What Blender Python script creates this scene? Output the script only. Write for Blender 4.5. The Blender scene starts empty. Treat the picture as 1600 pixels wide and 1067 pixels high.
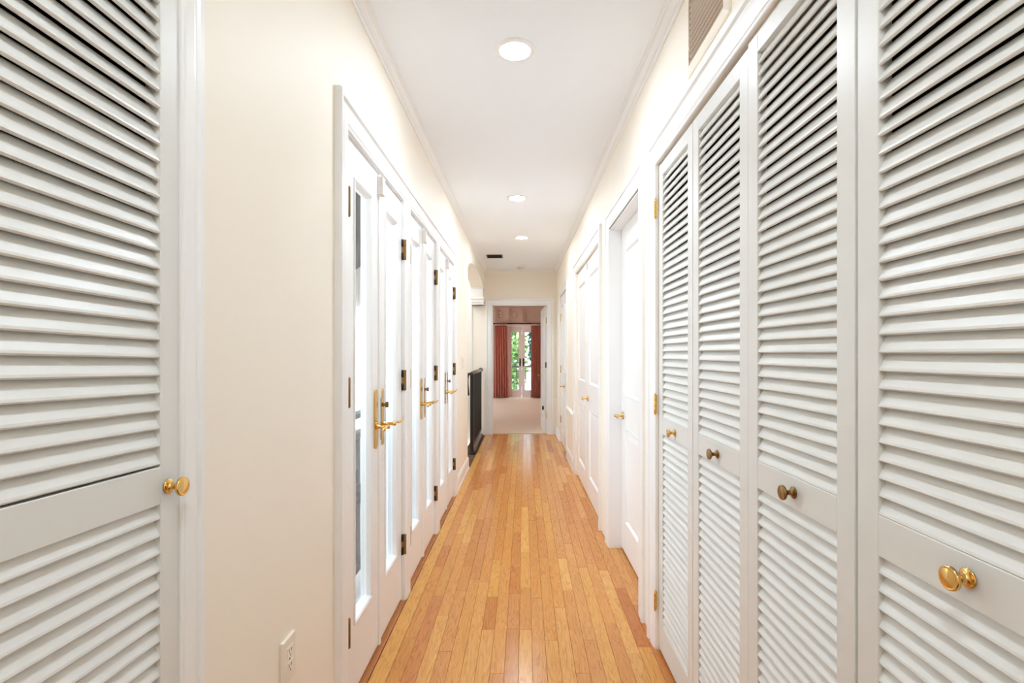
import bpy, bmesh, math, random
from mathutils import Vector, Matrix
random.seed(7)
S = bpy.context.scene
COL = S.collection
PI = math.pi

# ------------------------------------------------------------------ camera
cam = bpy.data.cameras.new('camera')
cam.sensor_width = 36.0
cam.lens = 18.0
cam.shift_x = -11 / 1600
cam.shift_y = 18.5 / 1600
cam.clip_start = 0.02
cam.clip_end = 200
cam_o = bpy.data.objects.new('camera', cam)
COL.objects.link(cam_o)
cam_o.location = (0, 0, 1.273)
cam_o.rotation_euler = (PI / 2, 0, 0)
S.camera = cam_o

# ------------------------------------------------------------------ sky and exposure
world = bpy.data.worlds.new('sky')
S.world = world
world.use_nodes = True
wn = world.node_tree
wn.nodes.clear()
wo = wn.nodes.new('ShaderNodeOutputWorld')
wb = wn.nodes.new('ShaderNodeBackground')
sky = wn.nodes.new('ShaderNodeTexSky')
sky.sky_type = 'HOSEK_WILKIE'
sky.turbidity = 7.0
sky.ground_albedo = 0.6
sky.sun_direction = (0.66, -0.13, 0.74)
mixs = wn.nodes.new('ShaderNodeMixRGB')
mixs.inputs[0].default_value = 0.78
mixs.inputs[2].default_value = (.68, 0.83, 1.0, 1)
wn.links.new(sky.outputs[0], mixs.inputs[1])
wn.links.new(mixs.outputs[0], wb.inputs[0])
wb.inputs[1].default_value = 1.95
wn.links.new(wb.outputs[0], wo.inputs[0])
# sun from the far side of the house: it lights the terrace, not the corridor
sun = bpy.data.lights.new('sun', 'SUN')
sun.energy = 5.0
sun.angle = math.radians(1.0)
sun.color = (.8, .91, 1.0)
sun_o = bpy.data.objects.new('sun', sun)
COL.objects.link(sun_o)
sun_o.rotation_euler = (math.radians(10), math.radians(42), 0)

S.view_settings.view_transform = 'Standard'
S.view_settings.look = 'None'
S.view_settings.gamma = 1.0
S.view_settings.exposure = 2.0
S.view_settings.use_curve_mapping = False
try:
    S.cycles.max_bounces = 14
    S.cycles.diffuse_bounces = 9
    S.cycles.glossy_bounces = 4
    S.cycles.transmission_bounces = 6
    S.cycles.transparent_max_bounces = 12
    S.cycles.sample_clamp_indirect = 8.0
    S.cycles.caustics_reflective = False
    S.cycles.caustics_refractive = False
    S.cycles.use_denoising = True
except Exception:
    pass

LAMP_STRENGTH = 76.0

# ------------------------------------------------------------------ materials
def srgb(r, g, b):
    f = lambda c: (c / 255 / 12.92) if c / 255 <= 0.04045 else ((c / 255 + 0.055) / 1.055) ** 2.4
    return (f(r), f(g), f(b), 1)

def new_mat(name):
    m = bpy.data.materials.new(name)
    m.use_nodes = True
    nt = m.node_tree
    return m, nt, nt.nodes['Principled BSDF']

def paint(name, rgb, rough=0.5, var=0.03, scale=6.0, bump=0.02, bscale=180.0, metallic=0.0, coat=0.0, stretch=(1, 1, 1)):
    """painted / plain surface: base colour with soft mottling and a fine relief"""
    m, nt, p = new_mat(name)
    c = rgb if len(rgb) == 4 else (*rgb, 1)
    tc = nt.nodes.new('ShaderNodeTexCoord')
    mp = nt.nodes.new('ShaderNodeMapping')
    mp.inputs['Scale'].default_value = stretch
    nt.links.new(tc.outputs['Object'], mp.inputs[0])
    n = nt.nodes.new('ShaderNodeTexNoise')
    n.inputs['Scale'].default_value = scale
    n.inputs['Detail'].default_value = 4
    nt.links.new(mp.outputs[0], n.inputs['Vector'])
    mx = nt.nodes.new('ShaderNodeMixRGB')
    mx.inputs[1].default_value = tuple(max(0, x * (1 - var)) for x in c[:3]) + (1,)
    mx.inputs[2].default_value = tuple(min(1, x * (1 + var)) for x in c[:3]) + (1,)
    nt.links.new(n.outputs[0], mx.inputs[0])
    nt.links.new(mx.outputs[0], p.inputs['Base Color'])
    p.inputs['Roughness'].default_value = rough
    p.inputs['Metallic'].default_value = metallic
    if coat:
        p.inputs['Coat Weight'].default_value = coat
        p.inputs['Coat Roughness'].default_value = 0.15
    if bump:
        n2 = nt.nodes.new('ShaderNodeTexNoise')
        n2.inputs['Scale'].default_value = bscale
        n2.inputs['Detail'].default_value = 3
        nt.links.new(mp.outputs[0], n2.inputs['Vector'])
        b = nt.nodes.new('ShaderNodeBump')
        b.inputs['Strength'].default_value = bump
        b.inputs['Distance'].default_value = 0.002
        nt.links.new(n2.outputs[0], b.inputs['Height'])
        nt.links.new(b.outputs[0], p.inputs['Normal'])
    return m

M = {}
M['cream'] = paint('cream_wall_paint', srgb(246, 238, 225), 0.55, 0.015, 2.5, 0.05, 220)
M['ceiling'] = paint('white_ceiling_paint', srgb(243, 247, 252), 0.7, 0.01, 3, 0.04, 200)
M['white'] = paint('white_gloss_paint', srgb(241, 241, 241), 0.32, 0.012, 5, 0.03, 90)
M['louver'] = paint('off_white_satin_paint', srgb(222, 222, 219), 0.38, 0.02, 7, 0.06, 60, stretch=(1, .25, 1))
M['stair_white'] = paint('white_stair_wall_paint', srgb(243, 238, 231), 0.6, 0.015, 3, 0.04, 200)
M['brass'] = paint('polished_brass', srgb(230, 190, 116), 0.16, 0.04, 30, 0.0, metallic=1.0)
M['old_brass'] = paint('antique_brass', srgb(150, 116, 72), 0.28, 0.18, 60, 0.02, 120, metallic=1.0)
M['steel'] = paint('grey_latch_steel', srgb(120, 122, 125), 0.35, 0.06, 40, 0.0, metallic=1.0)
M['black'] = paint('black_iron', srgb(28, 26, 25), 0.42, 0.1, 30, 0.05, 90)
M['grey_iron'] = paint('grey_painted_iron', srgb(84, 82, 82), 0.5, 0.08, 25, 0.05, 80)
M['slot'] = paint('dark_slot', srgb(40, 34, 30), 0.6, 0.05, 30, 0.0)
M['vent_dark'] = paint('dark_vent_metal', srgb(70, 70, 70), 0.5, 0.08, 30, 0.0)
M['vent_dust'] = paint('dusty_vent_paint', srgb(222, 208, 192), 0.6, 0.06, 12, 0.03, 90)
M['vent_brown'] = paint('brown_gap_shade', srgb(140, 112, 88), 0.8, 0.1, 20, 0.05, 60)  # shade between grille blades, given as a flat brown
M['plastic'] = paint('ivory_plastic', srgb(238, 230, 218), 0.4, 0.02, 20, 0.0)
M['sensor'] = paint('grey_white_plastic', srgb(224, 216, 210), 0.45, 0.03, 20, 0.0)
M['shade_lining'] = paint('shade_dark_lining', srgb(52, 48, 45), 0.9, 0.1, 8, 0.03, 60)  # inner darkness put into the colour, so louver gaps go dark
M['rail_wood'] = paint('brown_handrail_wood', srgb(120, 96, 80), 0.35, 0.15, 20, 0.03, 60, stretch=(1, .1, 1))
M['bed_wall'] = paint('dusky_rose_wall_paint', srgb(212, 184, 166), 0.7, 0.03, 4, 0.05, 150)
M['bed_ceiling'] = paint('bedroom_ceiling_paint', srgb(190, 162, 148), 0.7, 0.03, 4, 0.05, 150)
M['bed_white'] = paint('bedroom_door_paint', srgb(238, 226, 220), 0.45, 0.02, 5, 0.03, 90)
M['carpet'] = paint('beige_carpet_pile', srgb(240, 212, 186), 0.95, 0.08, 60, 0.6, 260)
M['bronze'] = paint('dark_bronze', srgb(52, 42, 36), 0.35, 0.1, 30, 0.0, metallic=0.6)
M['stone'] = paint('pale_terrace_stone', srgb(182, 174, 168), 0.7, 0.06, 5, 0.1, 40)
M['stucco'] = paint('white_stucco', srgb(222, 214, 206), 0.85, 0.03, 5, 0.3, 60)
M['awning'] = paint('dark_awning_canvas', srgb(70, 66, 64), 0.85, 0.08, 14, 0.2, 160)
M['trunk'] = paint('bark', srgb(96, 80, 66), 0.9, 0.2, 20, 0.4, 30)

def curtain_mat():
    m, nt, p = new_mat('terracotta_curtain_cloth')
    tc = nt.nodes.new('ShaderNodeTexCoord')
    w = nt.nodes.new('ShaderNodeTexNoise')
    w.inputs['Scale'].default_value = 40
    mp = nt.nodes.new('ShaderNodeMapping')
    mp.inputs['Scale'].default_value = (3, 3, .2)
    nt.links.new(tc.outputs['Object'], mp.inputs[0])
    nt.links.new(mp.outputs[0], w.inputs['Vector'])
    r = nt.nodes.new('ShaderNodeValToRGB')
    r.color_ramp.elements[0].color = srgb(176, 92, 76)
    r.color_ramp.elements[1].color = srgb(202, 122, 100)
    nt.links.new(w.outputs[0], r.inputs[0])
    nt.links.new(r.outputs[0], p.inputs['Base Color'])
    p.inputs['Roughness'].default_value = .85
    p.inputs['Sheen Weight'].default_value = .3
    return m
M['curtain'] = curtain_mat()

def leaf_mat(name, c0, c1):
    m, nt, p = new_mat(name)
    g = nt.nodes.new('ShaderNodeNewGeometry')
    r = nt.nodes.new('ShaderNodeValToRGB')
    r.color_ramp.elements[0].color = c0
    r.color_ramp.elements[1].color = c1
    nt.links.new(g.outputs['Random Per Island'], r.inputs[0])
    nt.links.new(r.outputs[0], p.inputs['Base Color'])
    p.inputs['Roughness'].default_value = .5
    return m
M['leaf_light'] = leaf_mat('light_green_leaves', srgb(78, 112, 52), srgb(158, 182, 112))
M['leaf_dark'] = leaf_mat('dark_green_leaves', srgb(16, 50, 42), srgb(40, 92, 74))

def glass_mat():
    m = bpy.data.materials.new('clear_glass')
    m.use_nodes = True
    nt = m.node_tree
    nt.nodes.clear()
    o = nt.nodes.new('ShaderNodeOutputMaterial')
    t = nt.nodes.new('ShaderNodeBsdfTransparent')
    t.inputs[0].default_value = (.96, .98, .97, 1)
    g = nt.nodes.new('ShaderNodeBsdfGlossy')
    g.inputs['Roughness'].default_value = .02
    f = nt.nodes.new('ShaderNodeFresnel')
    f.inputs[0].default_value = 1.45
    mx = nt.nodes.new('ShaderNodeMixShader')
    geo = nt.nodes.new('ShaderNodeNewGeometry')
    inv = nt.nodes.new('ShaderNodeMath'); inv.operation = 'SUBTRACT'; inv.inputs[0].default_value = 1.0
    nt.links.new(geo.outputs['Backfacing'], inv.inputs[1])
    fm = nt.nodes.new('ShaderNodeMath'); fm.operation = 'MULTIPLY'
    nt.links.new(f.outputs[0], fm.inputs[0]); nt.links.new(inv.outputs[0], fm.inputs[1])
    nt.links.new(fm.outputs[0], mx.inputs[0])
    nt.links.new(t.outputs[0], mx.inputs[1])
    nt.links.new(g.outputs[0], mx.inputs[2])
    nt.links.new(mx.outputs[0], o.inputs[0])
    return m
M['glass'] = glass_mat()

def lamp_mat():
    m, nt, p = new_mat('lit_lamp_lens')
    p.inputs['Base Color'].default_value = (1, .95, .85, 1)
    p.inputs['Emission Color'].default_value = (.78, .895, 1.0, 1)
    p.inputs['Emission Strength'].default_value = LAMP_STRENGTH
    return m
M['lamp'] = lamp_mat()

def oak_mat(name, ramp, rough=0.22):
    m, nt, p = new_mat(name)
    L = nt.links
    oi = nt.nodes.new('ShaderNodeObjectInfo')
    tc = nt.nodes.new('ShaderNodeTexCoord')
    # every board has its own stretch of grain
    mul = nt.nodes.new('ShaderNodeMath'); mul.operation = 'MULTIPLY'; mul.inputs[1].default_value = 37.0
    L.new(oi.outputs['Random'], mul.inputs[0])
    comb = nt.nodes.new('ShaderNodeCombineXYZ')
    L.new(mul.outputs[0], comb.inputs[0]); L.new(mul.outputs[0], comb.inputs[1])
    add = nt.nodes.new('ShaderNodeVectorMath'); add.operation = 'ADD'
    L.new(tc.outputs['Object'], add.inputs[0]); L.new(comb.outputs[0], add.inputs[1])
    mp = nt.nodes.new('ShaderNodeMapping'); mp.inputs['Scale'].default_value = (1, .09, 1)
    L.new(add.outputs[0], mp.inputs[0])
    n1 = nt.nodes.new('ShaderNodeTexNoise'); n1.inputs['Scale'].default_value = 26; n1.inputs['Detail'].default_value = 3
    n1.inputs['Distortion'].default_value = 0.6
    L.new(mp.outputs[0], n1.inputs['Vector'])
    # cathedral rings
    ring = nt.nodes.new('ShaderNodeMath'); ring.operation = 'MULTIPLY'; ring.inputs[1].default_value = 9.0
    L.new(n1.outputs[0], ring.inputs[0])
    fr = nt.nodes.new('ShaderNodeMath'); fr.operation = 'FRACT'
    L.new(ring.outputs[0], fr.inputs[0])
    pw = nt.nodes.new('ShaderNodeMath'); pw.operation = 'POWER'; pw.inputs[1].default_value = 4.0
    L.new(fr.outputs[0], pw.inputs[0])
    mp2 = nt.nodes.new('ShaderNodeMapping'); mp2.inputs['Scale'].default_value = (1, .035, 1)
    L.new(add.outputs[0], mp2.inputs[0])
    n2 = nt.nodes.new('ShaderNodeTexNoise'); n2.inputs['Scale'].default_value = 420; n2.inputs['Detail'].default_value = 2
    L.new(mp2.outputs[0], n2.inputs['Vector'])
    cr = nt.nodes.new('ShaderNodeValToRGB')
    cr.color_ramp.elements.remove(cr.color_ramp.elements[1])
    cr.color_ramp.elements[0].position = 0
    cr.color_ramp.elements[0].color = ramp[0]
    for i, c in enumerate(ramp[1:], 1):
        e = cr.color_ramp.elements.new(i / (len(ramp) - 1)); e.color = c
    L.new(oi.outputs['Random'], cr.inputs[0])
    dark = nt.nodes.new('ShaderNodeMixRGB'); dark.blend_type = 'MULTIPLY'
    dark.inputs[2].default_value = (.68, .54, .42, 1)
    m1 = nt.nodes.new('ShaderNodeMath'); m1.operation = 'MULTIPLY'; m1.inputs[1].default_value = .8
    L.new(pw.outputs[0], m1.inputs[0])
    L.new(m1.outputs[0], dark.inputs[0]); L.new(cr.outputs[0], dark.inputs[1])
    d2 = nt.nodes.new('ShaderNodeMixRGB'); d2.blend_type = 'MULTIPLY'
    rr = nt.nodes.new('ShaderNodeValToRGB')
    rr.color_ramp.elements[0].position = .45; rr.color_ramp.elements[0].color = (0, 0, 0, 1)
    rr.color_ramp.elements[1].position = .75; rr.color_ramp.elements[1].color = (.75, .75, .75, 1)
    L.new(n2.outputs[0], rr.inputs[0]); L.new(rr.outputs[0], d2.inputs[0])
    L.new(dark.outputs[0], d2.inputs[1]); d2.inputs[2].default_value = (.70, .58, .48, 1)
    L.new(d2.outputs[0], p.inputs['Base Color'])
    p.inputs['Roughness'].default_value = rough
    p.inputs['Specular IOR Level'].default_value = .38
    b = nt.nodes.new('ShaderNodeBump'); b.inputs['Strength'].default_value = .12; b.inputs['Distance'].default_value = .001
    L.new(n1.outputs[0], b.inputs['Height']); L.new(b.outputs[0], p.inputs['Normal'])
    return m
M['oak'] = oak_mat('varnished_oak_strip', [srgb(204, 132, 62), srgb(224, 164, 84), srgb(206, 134, 72), srgb(232, 176, 98),
                                            srgb(194, 118, 58), srgb(222, 156, 80), srgb(212, 146, 78), srgb(229, 170, 92)])
M['oak_border'] = oak_mat('varnished_oak_border', [srgb(226, 168, 88), srgb(230, 174, 96)])
M['oak_sill'] = oak_mat('reddish_oak_sill', [srgb(186, 122, 70), srgb(192, 128, 76)], .3)
M['subfloor'] = paint('dark_floor_joint', srgb(84, 52, 30), .8, .1, 10, 0)

# ------------------------------------------------------------------ mesh helpers
class MB:
    def __init__(s):
        s.v = []; s.f = []; s.sm = []
    def add(s, verts, faces, smooth=False):
        o = len(s.v)
        s.v += [tuple(v) for v in verts]
        s.f += [tuple(i + o for i in f) for f in faces]
        s.sm += [smooth] * len(faces)
        return s
    def box(s, x0, x1, y0, y1, z0, z1):
        if x0 > x1: x0, x1 = x1, x0
        if y0 > y1: y0, y1 = y1, y0
        if z0 > z1: z0, z1 = z1, z0
        v = [(x0, y0, z0), (x1, y0, z0), (x1, y1, z0), (x0, y1, z0), (x0, y0, z1), (x1, y0, z1), (x1, y1, z1), (x0, y1, z1)]
        f = [(0, 3, 2, 1), (4, 5, 6, 7), (0, 1, 5, 4), (1, 2, 6, 5), (2, 3, 7, 6), (3, 0, 4, 7)]
        return s.add(v, f)
    def plank(s, x0, x1, y0, y1, z0, z1, c):
        """box whose upper edges are chamfered by c"""
        v = [(x0, y0, z0), (x1, y0, z0), (x1, y1, z0), (x0, y1, z0),
             (x0, y0, z1 - c), (x1, y0, z1 - c), (x1, y1, z1 - c), (x0, y1, z1 - c),
             (x0 + c, y0 + c, z1), (x1 - c, y0 + c, z1), (x1 - c, y1 - c, z1), (x0 + c, y1 - c, z1)]
        f = [(0, 3, 2, 1), (8, 9, 10, 11)]
        for a, b in ((0, 1), (1, 2), (2, 3), (3, 0)):
            f += [(a, b, b + 4, a + 4), (a + 4, b + 4, b + 8, a + 8)]
        return s.add(v, f)
    def prism(s, prof, fn, t0, t1, smooth=False, cap=True):
        """closed 2-D outline swept from t0 to t1; fn(a, b, t) -> xyz"""
        n = len(prof)
        v = [fn(a, b, t0) for a, b in prof] + [fn(a, b, t1) for a, b in prof]
        s.add(v, [(i, (i + 1) % n, n + (i + 1) % n, n + i) for i in range(n)], smooth)
        if cap:
            o = len(s.v) - 2 * n
            s.f += [tuple(o + i for i in range(n)), tuple(o + n + i for i in reversed(range(n)))]
            s.sm += [False, False]
        return s
    def rings(s, rings, closed=True, cap=True, smooth=True):
        n = len(rings[0])
        v = [p for r in rings for p in r]
        f = []
        for k in range(len(rings) - 1):
            for i in range(n if closed else n - 1):
                j = (i + 1) % n
                f.append((k * n + i, k * n + j, (k + 1) * n + j, (k + 1) * n + i))
        if cap and closed:
            f.append(tuple(reversed(range(n))))
            f.append(tuple((len(rings) - 1) * n + i for i in range(n)))
        return s.add(v, f, smooth)
    def lathe(s, prof, origin=(0, 0, 0), axis='x', sgn=1, n=20):
        """profile of (radius, height) turned about an axis through origin"""
        R = []
        for r, h in prof:
            ring = []
            for i in range(n):
                a = 2 * PI * i / n
                c, d = r * math.cos(a), r * math.sin(a)
                p = {'x': (sgn * h, c, d), 'y': (c, sgn * h, d), 'z': (c, d, sgn * h)}[axis]
                ring.append(tuple(origin[k] + p[k] for k in range(3)))
            R.append(ring)
        return s.rings(R)
    def tube(s, pts, rad, n=10):
        if not hasattr(rad, '__len__'): rad = [rad] * len(pts)
        pts = [Vector(p) for p in pts]
        R = []
        up = None
        for i, p in enumerate(pts):
            d = (pts[min(i + 1, len(pts) - 1)] - pts[max(i - 1, 0)]).normalized()
            if up is None:
                up = Vector((0, 0, 1)) if abs(d.z) < .9 else Vector((1, 0, 0))
            a = d.cross(up).normalized(); b = a.cross(d).normalized(); up = b
            R.append([tuple(p + a * rad[i] * math.cos(2 * PI * k / n) + b * rad[i] * math.sin(2 * PI * k / n)) for k in range(n)])
        return s.rings(R)
    def mesh(s, name, mat, bevel=0.0, seg=1):
        me = bpy.data.meshes.new(name)
        me.from_pydata(s.v, [], s.f)
        me.polygons.foreach_set('use_smooth', s.sm)
        bm = bmesh.new(); bm.from_mesh(me)
        if bevel:
            bmesh.ops.bevel(bm, geom=list(bm.edges), offset=bevel, segments=seg, profile=.5, affect='EDGES', clamp_overlap=True)
        bmesh.ops.recalc_face_normals(bm, faces=bm.faces)
        bm.to_mesh(me); bm.free()
        me.materials.append(M[mat] if isinstance(mat, str) else mat)
        return me

def link(name, data, parent=None, loc=(0, 0, 0), rot=(0, 0, 0)):
    o = bpy.data.objects.new(name, data)
    COL.objects.link(o)
    o.location = loc; o.rotation_euler = rot
    if parent: o.parent = parent
    return o

def part(name, mb, mat, parent=None, bevel=0.0, seg=1, loc=(0, 0, 0), rot=(0, 0, 0)):
    me = mb.mesh(name, mat, bevel, seg) if isinstance(mb, MB) else mb
    return link(name, me, parent, loc, rot)

def tag(o, label, cat, group=None, kind=None):
    o['label'] = label; o['category'] = cat
    if group: o['group'] = group
    if kind: o['kind'] = kind
    return o

def empty(name, loc=(0, 0, 0), rot=(0, 0, 0)):
    return link(name, None, None, loc, rot)

# the corridor: the long left wall leans in by .01 rad, the right wall runs along y
XL, XR, ANG = -0.625, 0.595, -0.01
ZC = 2.59
Y_END = 8.05
def left_at(y, z=0.0, out=0.0):
    return ((XL + .01 * y + out, y, z), (0, 0, ANG))
def right_at(y, z=0.0, out=0.0):
    return ((XR - out, y, z), (0, 0, 0))
def at(side, y, z=0.0):
    return left_at(y, z) if side > 0 else right_at(y, z)
# inside every piece on a wall: x = side * (distance out of the wall plane), y along it

# ------------------------------------------------------------------ floor
floor = part('floor', MB().box(-.78, .80, -2.3, Y_END + .06, -.14, -.012), 'subfloor', rot=(0, 0, ANG))
tag(floor, 'varnished oak strip floor running down the corridor', 'floor', kind='structure')
PW = .0572
x = -.5375
col = 0
while x < .74:
    x1 = min(x + PW, .76)
    y = -.6 - random.uniform(0, .7)
    while y < Y_END:
        ln = random.choice([.32, .45, .6, .75, .9, 1.05, 1.25, 1.5]) * random.uniform(.9, 1.1)
        y1 = min(y + ln, Y_END + .02)
        if Y_END - y1 < .15: y1 = Y_END + .02
        if y1 > 1.0:
            cx, cy = (x + x1) / 2, (y + y1) / 2
            hw, hl = (x1 - x) / 2 - .00045, (y1 - y) / 2 - .0006
            part('plank', MB().plank(-hw, hw, -hl, hl, -.02, 0, .0009), 'oak', floor, loc=(cx, cy, random.uniform(-.0003, .0003)))
        y = y1
    x = x1; col += 1
y = -.3
for y1 in (2.35, 4.66, 6.5):
    hl = (y1 - y) / 2 - .0006
    bp = part('border_plank', MB().plank(-.0335, .0335, -hl, hl, -.02, 0, .001), 'oak_border', floor, loc=(-.572, (y + y1) / 2, 0))
    y = y1
for y0, y1 in ((6.5, 7.3), (7.3, 8.06)):
    part('border_plank', MB().plank(-.0335, .0335, -(y1 - y0) / 2 + .0006, (y1 - y0) / 2 - .0006, -.02, 0, .001), 'oak', floor, loc=(-.572, (y0 + y1) / 2, 0))
part('sill_plank', MB().plank(-.03, .03, -1.43, 1.43, -.02, .004, .003), 'oak_sill', floor, loc=(-.6385, 3.17, 0))
# back part of the floor, behind the camera
part('border_plank', MB().plank(-.35, .35, -.8, .8, -.02, 0, .001), 'oak', floor, loc=(0.05, -1.45, 0))

# ------------------------------------------------------------------ ceiling
tag(part('ceiling', MB().box(-.9, .9, -2.3, Y_END + .1, ZC, ZC + .1), 'ceiling'), 'plain white flat ceiling of the corridor', 'ceiling', kind='structure')

# ------------------------------------------------------------------ walls
def wall(name, side, segs, thick, mat, label):
    mb = MB()
    for y0, y1, z0, z1 in segs:
        mb.box(0, -side * thick, y0, y1, z0, z1)
    loc, rot = at(side, 0)
    return tag(part(name, mb, mat, loc=loc, rot=rot), label, 'wall', kind='structure')

ARCH0, ARCH1 = 5.66, 7.93
wall('wall_left_return', 1, [(.931, 1.10, -.02, 2.085)], .024, 'cream', 'thin strip of cream wall beside the single louvered door')
wall('wall_right_return', -1, [(2.2, 2.40, -.02, 2.086)], .024, 'cream', 'thin strip of wall between the louvered closet and the set back door')
wl = wall('wall_left', 1, [(-2.3, .495, -.02, ZC), (.495, 1.10, 2.085, ZC), (1.10, 1.788, -.02, ZC), (1.788, 4.542, 2.056, ZC),
                      (4.542, ARCH0, -.02, ZC), (ARCH1, Y_END + .02, 2.02, ZC)], .19, 'cream',
          'cream painted long wall holding the glazed doors')
# the wall above the stair arch
mb = MB()
n = 24
cy, a_, zs, rise = (ARCH0 + ARCH1) / 2, (ARCH1 - ARCH0) / 2, 2.16, .22
top = []
for i in range(n + 1):
    t = PI * i / n
    top.append((cy - a_ * math.cos(t), zs + rise * (math.sin(t) ** .8)))
v = []
for yy, zz in top:
    v += [(0, yy, zz), (0, yy, ZC), (-.19, yy, zz), (-.19, yy, ZC)]
f = []
for i in range(n):
    a, b = 4 * i, 4 * i + 4
    f += [(a, a + 1, b + 1, b), (a + 2, b + 2, b + 3, a + 3), (a, b, b + 2, a + 2)]
mb.add(v, f)
loc, rot = left_at(0)
tag(part('wall_left_arch', mb, 'cream', loc=loc, rot=rot), 'flat arched wall head over the stair opening', 'wall', kind='structure')

wall('wall_right', -1, [(-2.3, .470, -.02, ZC), (.470, 2.40, 2.086, ZC), (2.40, 2.50, -.02, ZC), (2.50, 3.352, 2.085, ZC), (3.352, 3.78, -.02, ZC),
                        (3.78, 5.34, 2.10, ZC), (5.34, 6.35, -.02, ZC), (6.35, 7.36, 2.09, ZC), (7.36, Y_END + .02, -.02, ZC)], .15, 'cream',
     'cream painted long wall with louvered closets and white doors')
# end wall of the corridor with its doorway; it runs on behind the stairs
DX0, DX1, DZ = -.427, .452, 2.043
mb = MB()
mb.box(-2.3, DX0, Y_END, Y_END + .12, -2.6, ZC).box(DX1, .9, Y_END, Y_END + .12, -.02, ZC).box(DX0, DX1, Y_END, Y_END + .12, DZ, ZC)
tag(part('wall_far', mb, 'cream'), 'cream end wall with the bedroom doorway', 'wall', kind='structure')
# wall behind the viewer with a window opening
mb = MB()
mb.box(-.85, .85, -2.42, -2.3, -.02, ZC)
tag(part('wall_back', mb, 'cream'), 'cream end wall behind the viewer', 'wall', kind='structure')

# closet linings behind the louvers, coloured dark to stand for shade
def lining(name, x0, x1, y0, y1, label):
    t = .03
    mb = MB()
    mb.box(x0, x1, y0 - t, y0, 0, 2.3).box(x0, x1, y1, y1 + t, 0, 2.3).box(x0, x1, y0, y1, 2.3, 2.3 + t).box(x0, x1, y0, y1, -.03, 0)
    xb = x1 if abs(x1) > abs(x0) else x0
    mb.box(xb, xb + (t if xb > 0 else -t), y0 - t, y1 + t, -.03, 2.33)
    return tag(part(name, mb, 'shade_lining'), label, 'closet', kind='structure')
lining('wall_closet_right', XR + .14, 1.32, .44, 2.41, 'closet lining coloured dark as shade behind the four louvered doors')
lining('wall_closet_left', XL - .175, -1.35, .44, 1.11, 'closet lining coloured dark as shade behind the single louvered door')

# ------------------------------------------------------------------ crown mouldings
CROWN = [(0, 0), (0, -.050), (.007, -.050), (.010, -.046), (.010, -.037), (.015, -.035), (.015, -.030), (.024, -.021), (.029, -.014), (.036, -.011),
         (.036, -.006), (.046, -.005), (.046, 0)]
def crown(name, fn, t0, t1, label):
    return tag(part(name, MB().prism(CROWN, fn, t0, t1), 'white'), label, 'crown moulding', kind='structure')
c = crown('trim_1', lambda a, b, t: (a, t, ZC + b), -2.3, Y_END, 'white crown moulding along the wall of glazed doors'); c.location, c.rotation_euler = left_at(0)
c = crown('trim_2', lambda a, b, t: (-a, t, ZC + b), -2.3, Y_END, 'white crown moulding along the louvered closet wall'); c.location, c.rotation_euler = right_at(0)
crown('trim_3', lambda a, b, t: (t, Y_END - a, ZC + b), -.56, .61, 'short white crown moulding over the bedroom doorway')

# ------------------------------------------------------------------ casings
CASING = [(0, 0), (0, .010), (.004, .012), (.010, .012), (.014, .015), (.020, .016), (.052, .018), (.062, .018), (.068, .014), (.074, .014), (.080, .023), (.098, .024), (.102, .020), (.102, 0)]
def casing(name, place, side, y0, y1, zt, label, w=.102, prof=None, hmul=1.0, axis='y', z0=0.0):
    """mitred door surround swept up one leg, across and down the other"""
    pr = [(a * w / .102, h * hmul) for a, h in (prof or CASING)]
    rings = []
    for yy, zz in (('n', 0), ('n', 1), ('f', 1), ('f', 0)):
        ring = []
        for a, h in pr:
            y = y0 - a if yy == 'n' else y1 + a
            z = (zt + a) if zz else z0
            ring.append((side * h, y, z) if axis == 'y' else (y, -h, z))
        rings.append(ring)
    mb = MB().rings(rings, smooth=False)
    loc, rot = place
    return tag(part(name, mb, 'white', loc=loc, rot=rot), label, 'door casing', kind='structure')

casing('trim_4', left_at(0), 1, .495, .924, 2.087, 'white narrow casing around the single louvered closet door', .056, hmul=.62)
t5 = casing('trim_5', left_at(0), 1, 1.790, 4.540, 2.056, 'white casing around the row of three glazed double doors')
t6 = casing('trim_6', right_at(0), -1, .472, 2.203, 2.086, 'white casing around the four louvered closet doors', .108, hmul=.85)
casing('trim_7', right_at(0), -1, 2.52, 3.350, 2.09, 'white casing of the deep set single door beside the closet', .105, hmul=.75)
casing('trim_8', right_at(0), -1, 3.782, 5.340, 2.10, 'white casing around the white double panel doors', .105, hmul=.9)
casing('trim_9', right_at(0), -1, 6.352, 7.360, 2.09, 'shaded casing around the farthest pair of panel doors', .09, hmul=.8)
casing('trim_10', ((0, Y_END, 0), (0, 0, 0)), 1, DX0, DX1, DZ, 'cream white casing around the open bedroom doorway', .094, axis='x')
# upright posts between the three glazed units
MUL = [(0, 0), (0, .012), (.006, .016), (.014, .018), (.024, .021), (.088, .021), (.098, .018), (.106, .016), (.112, .012), (.112, 0)]
for i, (y0, y1) in enumerate(((2.633, 2.748), (3.592, 3.702))):
    w = y1 - y0
    mb = MB().prism([(a * w / .112, h) for a, h in MUL], lambda a, h, t: (h, y0 + a, t), 0.004, 2.060)
    mb.box(0, -.10, y0 + .001, y1 - .001, 0.004, 2.056)
    p = part('mullion', mb, 'white', t5)
# jambs of the glazed row
part('jamb', MB().box(-.10, 0, 1.7895, 1.792, .004, 2.056), 'white', t5)
part('jamb', MB().box(-.10, 0, 4.5385, 4.541, .004, 2.056), 'white', t5)
part('head_jamb', MB().box(-.10, 0, 1.792, 4.5385, 2.053, 2.0565), 'white', t5)
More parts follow.
